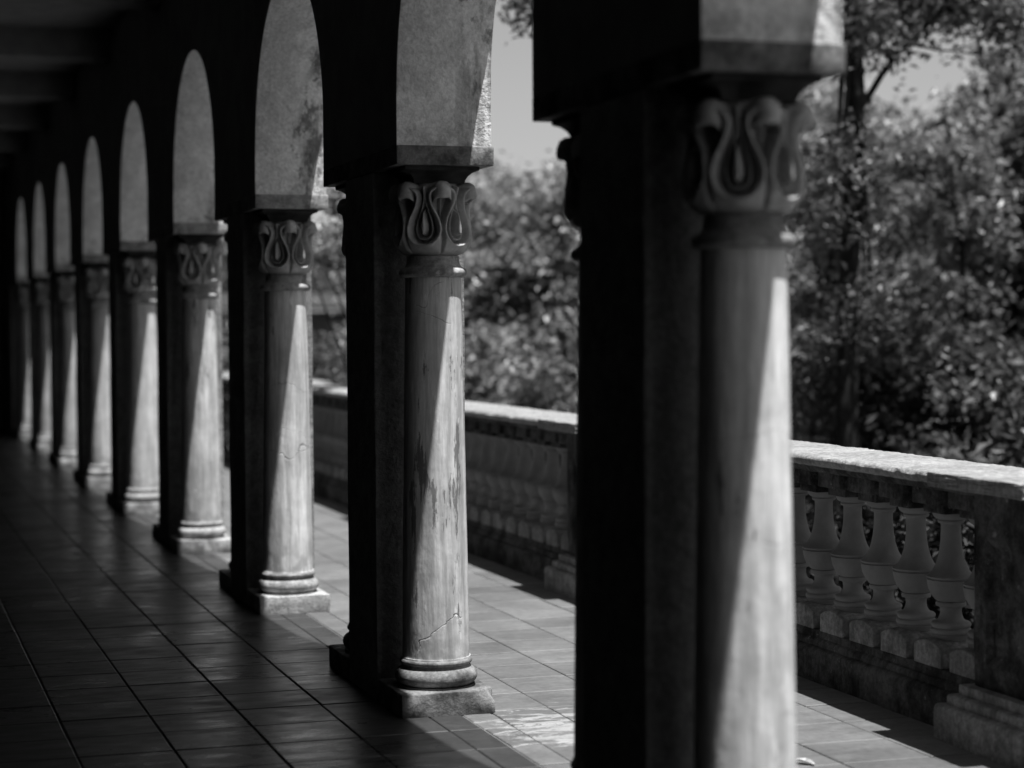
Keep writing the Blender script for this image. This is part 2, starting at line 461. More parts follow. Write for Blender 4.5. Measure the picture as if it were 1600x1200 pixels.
# arcade wall with round stilted arches
def arcade():
    ZT = Z_CE+0.55
    V, F = [], []
    def quad(a, b, c, d):
        n = len(V); V.extend([a, b, c, d]); F.append((n, n+1, n+2, n+3))
    def slab(y0, y1, z0):
        quad((X0, y1, z0), (X0, y0, z0), (X0, y0, ZT), (X0, y1, ZT))
        quad((X1, y0, z0), (X1, y1, z0), (X1, y1, ZT), (X1, y0, ZT))
        quad((X0, y0, z0), (X0, y1, z0), (X1, y1, z0), (X1, y0, z0))
        quad((X0, y1, ZT), (X0, y0, ZT), (X1, y0, ZT), (X1, y1, ZT))
    first = PC(-1)+HALF+WOFF
    slab(Y_BACK-0.2, first, -0.7)  # unseen solid stretch behind the camera, added to keep light out
    quad((X0, first, -0.7), (X0, first, Z_SP), (X1, first, Z_SP), (X1, first, -0.7))
    for k in range(0, K_LAST+1):
        last = k == K_LAST
        y0 = PC(k)-HALF+WOFF; y1 = PC(k)+HALF+WOFF
        slab(y0, y1, ZI1)
        # jambs of the stilted part
        quad((X0, y0, ZI1), (X1, y0, ZI1), (X1, y0, Z_SP), (X0, y0, Z_SP))
        if not last:
            quad((X1, y1, ZI1), (X0, y1, ZI1), (X0, y1, Z_SP), (X1, y1, Z_SP))
        else:
            slab(y1, Y_END+0.2, -0.7)
            quad((X0, y1, -0.7), (X1, y1, -0.7), (X1, y1, ZI1), (X0, y1, ZI1))
        # arch in front of pier k
        c = y0-R_AR; n = 56
        pts = [(c-R_AR*math.cos(math.pi*i/n), Z_SP+R_AR*math.sin(math.pi*i/n)) for i in range(n+1)]
        for i in range(n):
            (ya, za), (yb, zb) = pts[i], pts[i+1]
            quad((X0, yb, zb), (X0, ya, za), (X0, ya, ZT), (X0, yb, ZT))
            quad((X1, ya, za), (X1, yb, zb), (X1, yb, ZT), (X1, ya, ZT))
            quad((X0, ya, za), (X0, yb, zb), (X1, yb, zb), (X1, ya, za))
            quad((X0, yb, ZT), (X0, ya, ZT), (X1, ya, ZT), (X1, yb, ZT))
    bm = bmesh.new()
    vs_ = [bm.verts.new(v) for v in V]
    for f in F: bm.faces.new([vs_[i] for i in f])
    bmesh.ops.remove_doubles(bm, verts=bm.verts, dist=1e-4)
    bmesh.ops.recalc_face_normals(bm, faces=bm.faces)
    # worn arrises along the arch edges
    es = []
    for e in bm.edges:
        if len(e.link_faces) == 2 and e.calc_face_angle(0) > 0.6:
            zc = (e.verts[0].co.z+e.verts[1].co.z)/2
            if ZI1+0.02 < zc < ZT-0.1: es.append(e)
    bmesh.ops.bevel(bm, geom=es, offset=0.006, segments=2, affect='EDGES', profile=0.5, clamp_overlap=True)
    bm.normal_update()
    for f in bm.faces:
        if f.normal.x < -0.9 and f.calc_center_median().x < X0+0.01: f.material_index = 1  # corridor face: darker colour stands in for shade
        if f.normal.x > 0.9 and f.calc_center_median().x > X1-0.01: f.material_index = 2  # unseen outer face: darkened to reduce bounce onto the balustrade
    return bm_mesh('arcade_wall', bm, 30)
aw = new_obj('arcade_wall', arcade(), M['plaster'])
aw.data.materials.append(M['inside']); aw.data.materials.append(M['outside'])
tag(aw, 'stained plaster arcade wall with a row of round arches over the piers', 'wall')

# ------------------------------------------------------------------ piers: a core between two columns under one impost
def capital_mesh():
    """bell carved with six looped ribbons; height field r(theta, z)"""
    zb, zt = 1.765, 2.052
    nt, nz = 6*64, 120
    th = np.linspace(0, 2*np.pi, nt, endpoint=False)
    z = np.linspace(zb, zt, nz)
    sec = np.pi/3
    u = ((th + sec/2) % sec) - sec/2                   # angle from the nearest motif centre
    U, Z = np.meshgrid(u*0.142, z)                      # arc length on the bell
    hb = sec/2*0.142                                    # half sector width
    bell = np.interp(Z, [1.765, 1.79, 1.83, 1.88, 1.95, 2.0, 2.052], [0.094, 0.098, 0.102, 0.098, 0.088, 0.088, 0.102])
    def polyd(pts):
        pts = np.array(pts); best = np.full(U.shape, 9.0)
        for (x0, y0), (x1, y1) in zip(pts[:-1], pts[1:]):
            dx, dy = x1-x0, y1-y0
            t = np.clip(((np.abs(U)-x0)*dx+(Z-y0)*dy)/(dx*dx+dy*dy+1e-12), 0, 1)
            best = np.minimum(best, np.hypot(np.abs(U)-(x0+t*dx), Z-(y0+t*dy)))
        return best
    def spline(ctrl, n=60):
        c = np.array(ctrl, float); s = np.linspace(0, 1, len(c)); q = np.linspace(0, 1, n)
        c2 = np.concatenate([[2*c[0]-c[1]], c, [2*c[-1]-c[-2]]]); out = []
        for t in q:
            f = t*(len(c)-1); i = min(int(f), len(c)-2); f -= i
            p0, p1, p2, p3 = c2[i], c2[i+1], c2[i+2], c2[i+3]
            out.append(0.5*((2*p1)+(-p0+p2)*f+(2*p0-5*p1+4*p2-p3)*f*f+(-p0+3*p1-3*p2+p3)*f**3))
        return np.array(out)
    # half curves, mirrored by abs(U)
    big = spline([(0.0, 1.803), (0.030, 1.809), (0.055, 1.834), (0.0645, 1.868), (0.057, 1.908), (0.037, 1.948), (0.025, 1.982), (0.030, 2.010), (0.056, 2.026)])
    inner = spline([(0.0, 1.828), (0.022, 1.835), (0.036, 1.862), (0.032, 1.898), (0.017, 1.938), (0.004, 1.978), (0.002, 2.03)])
    db, di = polyd(big), polyd(inner)
    def ridge(d, w, h): return h*np.sqrt(np.clip(1-(d/w)**2, 0, 1))
    H = np.zeros_like(U)
    # petal body outside the big loop, at the foot
    bx = np.interp(Z, big[:, 1], big[:, 0])
    outside = (np.abs(U) > bx) | (Z < 1.806)
    foot = np.clip((1.905-Z)/0.06, 0, 1)
    foot = foot*foot*(3-2*foot)
    lip = np.sqrt(np.clip(1-(1-np.clip((Z-1.772)/0.07, 0, 1))**2, 0, 1))
    crease = np.clip((hb-np.abs(U))/0.012, 0.0, 1)**0.5
    H = np.where(outside, 0.050*foot*lip*(0.45+0.55*crease), -0.012*np.clip((Z-1.81)/0.02, 0, 1)*np.clip((2.03-Z)/0.03, 0, 1))
    H = np.maximum(H, ridge(db, 0.0115, 0.054)*lip)
    H = np.maximum(H, ridge(di, 0.0055, 0.034))
    # hanging drop
    ww = np.interp(Z, [1.844, 1.852, 1.868, 1.888, 1.915, 1.950], [0.0, 0.0125, 0.0185, 0.0165, 0.0085, 0.0])
    H = np.maximum(H, 0.054*np.sqrt(np.clip(1-(U/np.maximum(ww, 1e-5))**2, 0, 1))*(ww > 1e-4))
    # slender leaf between neighbouring ribbons under the hood
    v = hb-np.abs(U)
    lw = np.interp(Z, [1.90, 1.93, 1.99, 2.03], [0.0, 0.006, 0.010, 0.012])
    H = np.maximum(H, 0.020*np.sqrt(np.clip(1-(v/np.maximum(lw, 1e-5))**2, 0, 1))*(lw > 1e-4))
    # outward flare of the whole crown at the top
    H += np.interp(Z, [1.93, 2.0, 2.03, 2.052], [0.0, 0.010, 0.014, 0.0])
    # light blur so that ridges have soft shoulders
    H = (2*H+np.roll(H, 1, 1)+np.roll(H, -1, 1))/4
    H[1:-1] = (H[2:]+2*H[1:-1]+H[:-2])/4
    R = bell+H
    TH = np.repeat(th[None, :], nz, 0)
    V = np.stack([R*np.cos(TH), R*np.sin(TH), Z], -1).reshape(-1, 3)
    i = np.arange(nt); j = (i+1) % nt
    F = np.concatenate([np.stack([a*nt+i, a*nt+j, (a+1)*nt+j, (a+1)*nt+i], -1) for a in range(nz-1)])
    parts = [(V, F)]
    # curled leaf tips (hoods) between the motifs
    prof = np.array([(0.100, 2.050), (0.126, 2.054), (0.150, 2.052), (0.166, 2.042), (0.175, 2.025), (0.177, 2.006), (0.172, 1.993), (0.163, 1.990), (0.153, 1.999), (0.140, 2.006), (0.100, 2.002)])
    nu = 15
    for q in range(6):
        c = sec*q+sec/2
        g = np.linspace(-1, 1, nu); VV = []
        for (r, zz) in prof:
            for a in g:
                k = math.sqrt(max(0.0, 1-a*a*0.985))
                rr = 0.104+(r-0.104)*(0.25+0.75*k)
                ztip = zz-0.034*(1-k)+ (0.006*max(0.0, 1-abs(a)*2.2) if 0.150 < r and zz < 2.03 else 0.0)*-1
                ang = c+a*0.315*(1.0-0.12*max(0, (r-0.14)/0.03))
                VV.append((rr*math.cos(ang), rr*math.sin(ang), ztip))
        n = len(prof)
        FF = [(a*nu+b, a*nu+b+1, (a+1)*nu+b+1, (a+1)*nu+b) for a in range(n-1) for b in range(nu-1)]
        parts.append((np.array(VV), np.array(FF)))
    V, F = merge(parts)
    me = mesh_np('capital', V, F, True)
    return me

zs = np.linspace(0.207, 1.688, 22)
shaft_prof = [(0.137, 0.198), (0.136, 0.207)] + [(0.1315-0.0225*((q-0.207)/1.481)**1.15, q) for q in zs]
base_prof = [(0.1, 0.090), (0.150, 0.090), (0.152, 0.098)] + arc(0.128, 0.132, 0.034, -75, 75, 9) + [(0.136, 0.168), (0.133, 0.178)] + arc(0.130, 0.190, 0.0125, -80, 80, 7) + [(0.120, 0.2035)]
neck_prof = [(0.100, 1.684), (0.112, 1.686)] + arc(0.115, 1.704, 0.019, -85, 85, 9) + [(0.114, 1.724), (0.106, 1.734), (0.102, 1.750), (0.104, 1.766), (0.09, 1.768)]
ME = dict(shaft=lathe('column', shaft_prof), base=lathe('base', base_prof), neck=lathe('neck_ring', neck_prof), capital=capital_mesh())
def abacus_mesh():
    """square cavetto under the impost"""
    lv = [(0.100, 2.046), (0.104, 2.060), (0.112, 2.074), (0.126, 2.086), (0.146, 2.094), (0.148, ZI0-0.002)]
    V = [(sx*a, sy*a, z) for a, z in lv for sx, sy in ((-1, -1), (1, -1), (1, 1), (-1, 1))]
    F = [(4*i+j, 4*i+(j+1) % 4, 4*i+4+(j+1) % 4, 4*i+4+j) for i in range(len(lv)-1) for j in range(4)]
    me = mesh_np('abacus', V, F, True); me.set_sharp_from_angle(angle=math.radians(40)); return me
ME['abacus'] = abacus_mesh()
ME['shaft_flaky'] = lathe('column', shaft_prof)
for i in range(3):
    ME['plinth%d' % i] = rough_box('plinth', -0.187, 0.187, -0.187, 0.197, -0.004, 0.091, 0.006, 0.045, 0.0025, i+5, ((0.187, -0.187, 0.091), 0.05) if i == 1 else None)
ME['impost'] = rough_box('impost', X0-2.101-.001, X1-2.101+0.010, -HALF-0.002+WOFF, HALF+0.002+WOFF, ZI0, ZI1, 0.004, 0.07, 0.0015, 3)
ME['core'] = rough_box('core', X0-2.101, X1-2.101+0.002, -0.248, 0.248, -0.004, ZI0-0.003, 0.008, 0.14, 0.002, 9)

where = ['nearest pier, out of focus, cropped by the bottom of the frame', 'second nearest pier, sharp, with deeply cracked and flaking near column',
         'third pier from the viewer, with smooth pale sunlit near column', 'fourth pier from the viewer, just left of the smooth sharp column',
         'fifth pier from the viewer along the dark corridor', 'sixth pier from the viewer, soft focus, in the left part of the row',
         'third last pier of the row, blurred, near the left edge', 'last but one pier of the row, small and blurred', 'farthest pier at the corridor end, smallest and most blurred']
proto = {}
for k in range(0, K_LAST+1):
    p = empty('pier', (2.101, PC(k), 0))
    tag(p, where[k], 'pier', 'piers with paired columns along the arcade')
    new_obj('core', ME['core'], M['core'], p)  # darker copy of the wall plaster, shade put into its colour
    o3 = new_obj('impost', ME['impost'], M['block'], p)
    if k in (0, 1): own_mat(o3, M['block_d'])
    for s in (-1, 1):
        c = new_obj('column', ME['shaft_flaky'] if (k, s) == (1, -1) else ME['shaft'], M['flaky'] if (k, s) == (1, -1) else M['shaft'], p, (0, 0.455*s, 0), 0 if s < 0 else math.pi)
        pl = ME['plinth%d' % ((k if s < 0 else k+1) % 3)]
        o1 = new_obj('plinth', pl, M['block'], c)
        o2 = new_obj('base', ME['base'], M['block'], c)
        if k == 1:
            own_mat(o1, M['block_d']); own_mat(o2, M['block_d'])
        o4 = new_obj('neck_ring', ME['neck'], M['block'], c)
        new_obj('capital', ME['capital'], M['carved'], c)
        new_obj('abacus', ME['abacus'], M['black'], c)  # pale stone in truth; the near-black colour is painted shade

# ------------------------------------------------------------------ balustrade
BX = 3.890
def extrude_profile(name, prof, y0, y1, step=0.12, amp=0.0, seed=1, smooth=50, top_rag=0.0):
    """closed X-Z profile swept along Y"""
    P = np.array(prof, float); n = len(P); m = max(2, int((y1-y0)/step)+1)
    r = np.random.default_rng(seed)
    ys = np.linspace(y0, y1, m)
    V = np.zeros((m, n, 3)); V[:, :, 0] = P[None, :, 0]; V[:, :, 2] = P[None, :, 1]; V[:, :, 1] = ys[:, None]
    V[:, :, 0] += r.normal(0, 1, (m, n))*amp; V[:, :, 2] += r.normal(0, 1, (m, n))*amp
    i = np.arange(n); j = (i+1) % n
    F = np.concatenate([np.stack([a*n+i, a*n+j, (a+1)*n+j, (a+1)*n+i], -1) for a in range(m-1)])
    bm = bmesh.new(); vv = [bm.verts.new(v) for v in V.reshape(-1, 3)]
    for f in F: bm.faces.new([vv[q] for q in f])
    bm.faces.new(vv[:n]); bm.faces.new(vv[-n:][::-1])
    return bm_mesh(name, bm, smooth)

POST0, PSP, NPOST = 6.133-4.387, 4.387, 7
PY = [POST0+PSP*i for i in range(NPOST)]
PSH = 0.18                                              # half width of a post shaft
rail = empty('balustrade', (BX, PY[0]-1.2, 0))
tag(rail, 'weathered cement balustrade with turned balusters and pale lichened coping along the terrace', 'balustrade')
inv = rail.matrix_basis.inverted()
def part(o, parent=None):
    o.parent = parent or rail
    if parent is None: o.matrix_parent_inverse = inv
    return o
Y_R0, Y_R1 = POST0-1.25, Y_END-0.1
base_p = [(3.742, -0.005), (3.742, 0.118), (3.746, 0.132), (3.757, 0.140), (3.768, 0.142), (3.768, 0.158), (3.773, 0.170), (3.784, 0.175), (3.786, 0.203), (3.790, 0.206), (3.990, 0.206), (3.996, 0.200), (3.996, 0.175), (4.04, 0.14), (4.04, -0.005)]
beam_p = [(3.835, 0.8145), (3.835, 0.872), (3.765, 0.876), (3.750, 0.890), (3.742, 0.912), (4.038, 0.912), (4.03, 0.89), (4.015, 0.876), (3.945, 0.872), (3.945, 0.8145)]
cop_p = [(3.690, 0.912), (3.674, 0.922), (3.668, 0.938), (3.674, 0.950), (3.690, 0.956), (3.80, 0.961), (3.89, 0.963), (3.99, 0.961), (4.085, 0.955), (4.104, 0.946), (4.106, 0.930), (4.09, 0.912)]
segs = [(Y_R0, PY[0]-PSH)] + [(PY[i]+PSH, PY[i+1]-PSH) for i in range(NPOST-1)] + [(PY[-1]+PSH, Y_R1)]
for si, (a, b) in enumerate(segs):
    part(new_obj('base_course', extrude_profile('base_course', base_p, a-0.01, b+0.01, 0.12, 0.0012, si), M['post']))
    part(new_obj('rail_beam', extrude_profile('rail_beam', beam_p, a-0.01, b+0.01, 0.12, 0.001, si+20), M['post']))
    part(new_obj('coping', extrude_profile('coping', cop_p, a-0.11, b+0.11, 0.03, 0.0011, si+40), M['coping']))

bal_prof = [(0.03, 0.300), (0.070, 0.300), (0.072, 0.314), (0.074, 0.3165), (0.0735, 0.320)] + arc(0.066, 0.331, 0.0125, -70, 60, 6) + [(0.069, 0.3435)] + arc(0.064, 0.356, 0.0115, -60, 70, 6) + \
    [(0.058, 0.369), (0.049, 0.376), (0.043, 0.388), (0.040, 0.402), (0.041, 0.416), (0.045, 0.423), (0.056, 0.426), (0.0575, 0.434), (0.056, 0.442), (0.052, 0.444),
     (0.060, 0.450), (0.073, 0.466), (0.083, 0.488), (0.0885, 0.510), (0.0895, 0.526), (0.085, 0.5285), (0.085, 0.532), (0.0915, 0.534), (0.092, 0.539), (0.083, 0.547), (0.0695, 0.560), (0.0585, 0.581), (0.0485, 0.612), (0.0425, 0.645),
     (0.0392, 0.675), (0.0378, 0.708), (0.0378, 0.730), (0.0395, 0.738), (0.048, 0.741), (0.051, 0.748), (0.048, 0.754), (0.055, 0.757), (0.064, 0.764), (0.069, 0.774), (0.070, 0.780), (0.05, 0.781)]
ME['bal'] = lathe('baluster', bal_prof, 40)
def pedestal():
    bm = bmesh.new()
    a = 0.1025; n = 8
    g = np.linspace(-a, a, n+1)
    top = [[bm.verts.new((x, y, 0.309-0.026*(abs(y)/a)**2.2-0.008*(abs(x)/a)**3)) for y in g] for x in g]
    bot = [[bm.verts.new((x, y, 0.2055)) for y in g] for x in g]
    for i in range(n):
        for j in range(n):
            bm.faces.new((top[i][j], top[i+1][j], top[i+1][j+1], top[i][j+1]))
    for i in range(n):
        bm.faces.new((bot[i][0], bot[i+1][0], top[i+1][0], top[i][0])); bm.faces.new((bot[i][n], top[i][n], top[i+1][n], bot[i+1][n]))
        bm.faces.new((bot[0][i], top[0][i], top[0][i+1], bot[0][i+1])); bm.faces.new((bot[n][i], bot[n][i+1], top[n][i+1], top[n][i]))
    bm.normal_update()
    es = [e for e in bm.edges if len(e.link_faces) == 2 and e.calc_face_angle(0) > 0.7]
    bmesh.ops.bevel(bm, geom=es, offset=0.005, segments=2, affect='EDGES', profile=0.5, clamp_overlap=True)
    return bm_mesh('pedestal', bm, 40)
ME['ped'] = pedestal()
ME['abq'] = box_mesh('cap_block', -0.075, 0.075, -0.078, 0.078, 0.7795, 0.816, 0.004)
ME['dent'] = rough_box('frieze_block', -0.112, -0.050, -0.098, 0.098, 0.8145, 0.879, 0.004, 0.06, 0.0015, 2)
for i in range(NPOST):
    n0 = 0
    for j in range(15):
        y = PY[i]+0.33+0.2662*j
        if y > Y_R1-0.2: continue
        b = part(new_obj('baluster', ME['bal'], M['turned'], None, (BX, y, 0), random.uniform(0, 6.28) if False else 0))
        for nm, key, mt in (('pedestal', 'ped', 'balus'), ('cap_block', 'abq', 'post'), ('frieze_block', 'dent', 'post')):
            new_obj(nm, ME[key], M[mt], b)
# the few balusters this side of the first post, behind the frame edge
for j in range(3):
    b = part(new_obj('baluster', ME['bal'], M['turned'], None, (BX, PY[0]-0.33-0.2662*j, 0)))
    for nm, key, mt in (('pedestal', 'ped', 'balus'), ('cap_block', 'abq', 'post'), ('frieze_block', 'dent', 'post')):
        new_obj(nm, ME[key], M[mt], b)

def tier(x0, x1, h, z0, z1, r):
    bm = bmesh.new(); bm_box(bm, x0-BX, x1-BX, -h, h, z0, z1, 0)
    es = [e for e in bm.edges if max(v.co.z for v in e.verts) > z1-1e-4 and min(v.co.z for v in e.verts) > z1-1e-4 or abs(e.verts[0].co.z-e.verts[1].co.z) > 1e-3]
    bmesh.ops.bevel(bm, geom=es, offset=r, segments=4, affect='EDGES', profile=0.5, clamp_overlap=True)
    return bm
def post_shaft():
    bm = bmesh.new()
    bm_box(bm, 3.742-BX, 4.035-BX, -PSH, PSH, 0.19, 0.913, 0)
    bm.normal_update(); bm.faces.ensure_lookup_table()
    f = [f for f in bm.faces if f.normal.x < -0.9][0]
    # recessed panel with an uneven head
    bmesh.ops.inset_region(bm, faces=[f], thickness=0.085, use_even_offset=True)
    for v in f.verts:
        v.co.z = 0.29 if v.co.z < 0.5 else 0.735
    r = bmesh.ops.extrude_discrete_faces(bm, faces=[f])
    nf = r['faces'][0]
    for v in nf.verts:
        v.co.x += 0.030
        v.co.y *= 0.93
        v.co.z += 0.03 if v.co.z < 0.5 else -0.04
    es = [e for e in bm.edges if len(e.link_faces) == 2 and e.calc_face_angle(0) > 0.5]
    bmesh.ops.bevel(bm, geom=es, offset=0.006, segments=2, affect='EDGES', profile=0.5, clamp_overlap=True)
    bmesh.ops.subdivide_edges(bm, edges=[e for e in bm.edges if e.calc_length() > 0.08], cuts=3, use_grid_fill=True)
    rr = random.Random(4)
    for v in bm.verts:
        v.co += Vector((rr.uniform(-1, 1), rr.uniform(-1, 1), rr.uniform(-1, 1)))*0.0035
    return bm_mesh('post', bm, 35)
ME['post'] = post_shaft()
ME['pl1'] = bm_mesh('post_plinth', tier(3.634, 4.13, 0.290, -0.005, 0.128, 0.020), 30)
ME['pl2'] = bm_mesh('post_plinth_step', tier(3.668, 4.10, 0.252, 0.126, 0.165, 0.014), 30)
ME['pl3'] = bm_mesh('post_plinth_fillet', tier(3.700, 4.07, 0.215, 0.163, 0.202, 0.004), 30)
def cap_mesh():
    bm = bmesh.new()
    bm_box(bm, 3.590-BX, 4.215-BX, -0.385, 0.245, 0.9135, 0.966, 0)
    bmesh.ops.subdivide_edges(bm, edges=bm.edges[:], cuts=13, use_grid_fill=True)
    bm.normal_update()
    es = [e for e in bm.edges if len(e.link_faces) == 2 and e.calc_face_angle(0) > 0.7]
    bmesh.ops.bevel(bm, geom=es, offset=0.012, segments=2, affect='EDGES', profile=0.5, clamp_overlap=True)
    rr = random.Random(8)
    for v in bm.verts:
        if v.co.z > 0.94: v.co.z += rr.gauss(0, 0.0012)
        v.co.x += rr.gauss(0, 0.0016); v.co.y += rr.gauss(0, 0.0016)
    return bm_mesh('post_cap', bm, 50)
ME['cap'] = cap_mesh()
for i in range(NPOST):
    p = part(new_obj('post', ME['post'], M['post'], None, (BX, PY[i], 0)))
    new_obj('post_plinth', ME['pl1'], M['balus'], p)
    new_obj('plinth_step', ME['pl2'], M['balus'], p)
    new_obj('plinth_fillet', ME['pl3'], M['balus'], p)
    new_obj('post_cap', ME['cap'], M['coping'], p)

# ------------------------------------------------------------------ fallen leaf on the terrace tiles
def fallen_leaf():
    n = 9; V = []; F = []
    for i in range(n):
        t = i/(n-1); w = 0.018*math.sin(math.pi*min(1, t*0.93+0.05))**0.8
        for s in (-1, 0, 1):
            V.append((t*0.075-0.04, s*w, 0.004+abs(s)*0.010*math.sin(math.pi*t)+0.008*t*t))
    for i in range(n-1):
        for s in (0, 1): F.append((i*3+s, i*3+s+1, (i+1)*3+s+1, (i+1)*3+s))
    v2, f2 = tube_np([(0.03, 0, .010), (0.045, 0.002, .022), (0.056, 0.006, .036), (0.062, 0.010, .050)], [.0016, .0014, .0012, .001], 6)
    V, F = merge([(np.array(V), np.array(F)), (v2, f2)])
    return mesh_np('fallen_leaf', V, F, True)
lf = new_obj('fallen_leaf', fallen_leaf(), M['dry'], None, (3.006, 6.176, 0.002), 2.2)
tag(lf, 'small curled dry leaf lying on the sunlit terrace tiles', 'leaf')

# ------------------------------------------------------------------ garden: trees, shrubs, a small house
def leaf_cloud(P, size, up_bias=0.35, fold=0.25, seed=0):
    r = np.random.default_rng(seed); n = len(P)
    nrm = r.normal(0, 1, (n, 3)); nrm[:, 2] = np.abs(nrm[:, 2])+up_bias; nrm /= np.linalg.norm(nrm, axis=1)[:, None]
    t = np.cross(nrm, r.normal(0, 1, (n, 3))); t /= np.linalg.norm(t, axis=1)[:, None]+1e-9
    b = np.cross(nrm, t)
    L = size*r.uniform(0.6, 1.3, n)[:, None]; W = L*r.uniform(0.38, 0.55, n)[:, None]
    v0 = P-t*L*0.5; v2 = P+t*L*0.5-nrm*L*0.12
    v1 = P+b*W*0.5+nrm*L*fold*0.4; v3 = P-b*W*0.5+nrm*L*fold*0.4
    V = np.stack([v0, v1, v2, v3], 1).reshape(-1, 3)
    i = np.arange(n)*4
    F = np.concatenate([np.stack([i, i+1, i+2], -1), np.stack([i, i+2, i+3], -1)])
    return V, F

def wander(a, b, n, amp, r):
    a, b = np.array(a, float), np.array(b, float)
    t = np.linspace(0, 1, n)[:, None]; p = a+(b-a)*t
    o = r.normal(0, amp, (n, 3)); o[0] = 0; o = np.cumsum(o, 0)*np.sin(np.pi*t*0.5)
    return p+o

def tree(name, label, cat, base, blobs, leaves, leaf, lmat, trunk_r=0.08, trunk_top=None, bark='bark', clump=0.28, seed=0, group=None, stems=1, limb_frac=0.6, extra_limbs=(), zlimb=-9.0):
    """blobs: list of (centre, radii, weight): ellipsoids filled with leaf clumps carried by limbs"""
    r = np.random.default_rng(seed)
    o = empty(name, base); bx = np.array(base, float)
    tag(o, label, cat, group)
    wts = np.array([b[2] for b in blobs], float); wts /= wts.sum()
    cl = []
    nclump = max(10, leaves//90)
    for bi, (c, rad, w_) in enumerate(blobs):
        k = max(4, int(nclump*wts[bi]))
        d = r.normal(0, 1, (k, 3)); d /= np.linalg.norm(d, axis=1)[:, None]
        q = r.uniform(0.25, 1.0, k)[:, None]**0.45
        cl.append(np.array(c)+d*q*np.array(rad)*r.uniform(0.8, 1.12, (k, 1)))
    C = np.concatenate(cl)
    per = leaves//len(C)
    cs = clump*r.uniform(0.6, 1.4, len(C))
    P = (C[:, None, :]+r.normal(0, 1, (len(C), per, 3))*cs[:, None, None]*np.array([1, 1, 0.7])).reshape(-1, 3)
    V, F = leaf_cloud(P, leaf, seed=seed+1)
    crown = new_obj('crown', mesh_np('crown', V-bx, F), M[lmat], o)
    parts = []
    cc = C.mean(0)
    top = np.array(trunk_top if trunk_top is not None else (cc[0], cc[1], cc[2]))
    roots = []
    for s in range(stems):
        b0 = bx+np.array([r.uniform(-.25, .25), r.uniform(-.25, .25), 0])*(stems > 1)
        t1 = top+np.array([r.uniform(-.5, .5), r.uniform(-.5, .5), r.uniform(-.3, .3)])*(stems > 1)
        path = wander(b0, t1, 12, 0.02*(1+stems*0.5), r)
        parts.append(tube_np(path, np.linspace(trunk_r, trunk_r*0.35, 12)*(1+0.5*np.exp(-np.linspace(0, 8, 12))), 9))
        roots.append(path)
    pick = r.permutation(len(C))[:int(len(C)*limb_frac)]
    for i in pick:
        path = roots[r.integers(len(roots))]
        z = path[:, 2]; ok = [j for j in range(3, len(path)) if zlimb < z[j] < max(zlimb+0.8, C[i][2]+0.2)] or [len(path)-2]
        a = path[ok[-1] if r.random() < 0.5 else ok[r.integers(len(ok))]]
        L = np.linalg.norm(C[i]-a)
        parts.append(tube_np(wander(a, C[i], 7, 0.02*L, r), np.linspace(min(trunk_r*0.5, 0.014+0.016*L), 0.005, 7), 5))
    for (a, b, r0, r1) in extra_limbs:
        parts.append(tube_np(wander(a, b, 10, 0.02, r), np.linspace(r0, r1, 10), 7))
    V, F = merge(parts)
    new_obj('trunk', mesh_np('trunk', V-bx, F, True), M[bark], o)
    return o

G = -0.75
def P3(px, py, dist):
    """a point in the garden at a given distance in the direction seen at (px, py)"""
    d = fw + rt*((px-800)/FPX) - up*((py-600)/FPX)
    d = Vector(d); d /= math.hypot(d.x, d.y)
    return (d.x*dist, d.y*dist, CAM_H+d.z*dist)

# tall tree with a dark trunk right of the nearest pier
a = P3(1322, 520, 17.0)
tree('tall_tree', 'tall tree with straight dark trunk rising beside the nearest pier', 'tree', (a[0], a[1], G),
     [((a[0]+0.3, a[1]+0.2, 6.3), (2.2, 2.0, 1.5), 3), (P3(1395, 22, 17.3), (0.28, 0.3, 0.16), 0.22), (P3(1500, 8, 17.6), (0.5, 0.5, 0.13), 0.4), (P3(1585, 40, 17.8), (0.25, 0.4, 0.28), 0.3), (P3(1345, 70, 17.0), (0.16, 0.2, 0.3), 0.2), (P3(1336, 230, 16.8), (0.14, 0.2, 0.3), 0.16), (P3(1300, 330, 16.8), (0.12, 0.2, 0.35), 0.14), (P3(1345, 470, 16.8), (0.12, 0.2, 0.3), 0.12)], 15000, 0.085, 'leaf_b', 0.105, (a[0]+0.02, a[1], 6.2), seed=21, clump=0.2, limb_frac=0.4, zlimb=4.1,
     extra_limbs=[(P3(1326, 190, 17.0), P3(1440, 48, 17.2), 0.03, 0.026), (P3(1440, 48, 17.2), P3(1530, -60, 17.4), 0.026, 0.02), (P3(1328, 130, 17.0), P3(1392, -40, 17.2), 0.028, 0.018), (P3(1425, 70, 17.2), P3(1600, 110, 17.6), 0.011, 0.006)])
# the hanging sprig above the second pier
a = P3(1010, 300, 17.2)
s1 = P3(812, 18, 16.2)
tree('slender_tree', 'slender tree behind the nearest pier with a drooping leafy sprig', 'tree', (a[0], a[1], G),
     [((a[0]+0.1, a[1]+0.2, 5.6), (1.1, 1.2, 1.2), 2.5), (s1, (0.10, 0.14, 0.16), 0.12)], 5000, 0.07, 'leaf_a', 0.06, (a[0], a[1], 5.4), seed=5, clump=0.11, limb_frac=0.6,
     extra_limbs=[((a[0], a[1], 4.6), (s1[0]+0.1, s1[1], s1[2]+0.15), 0.02, 0.006)])

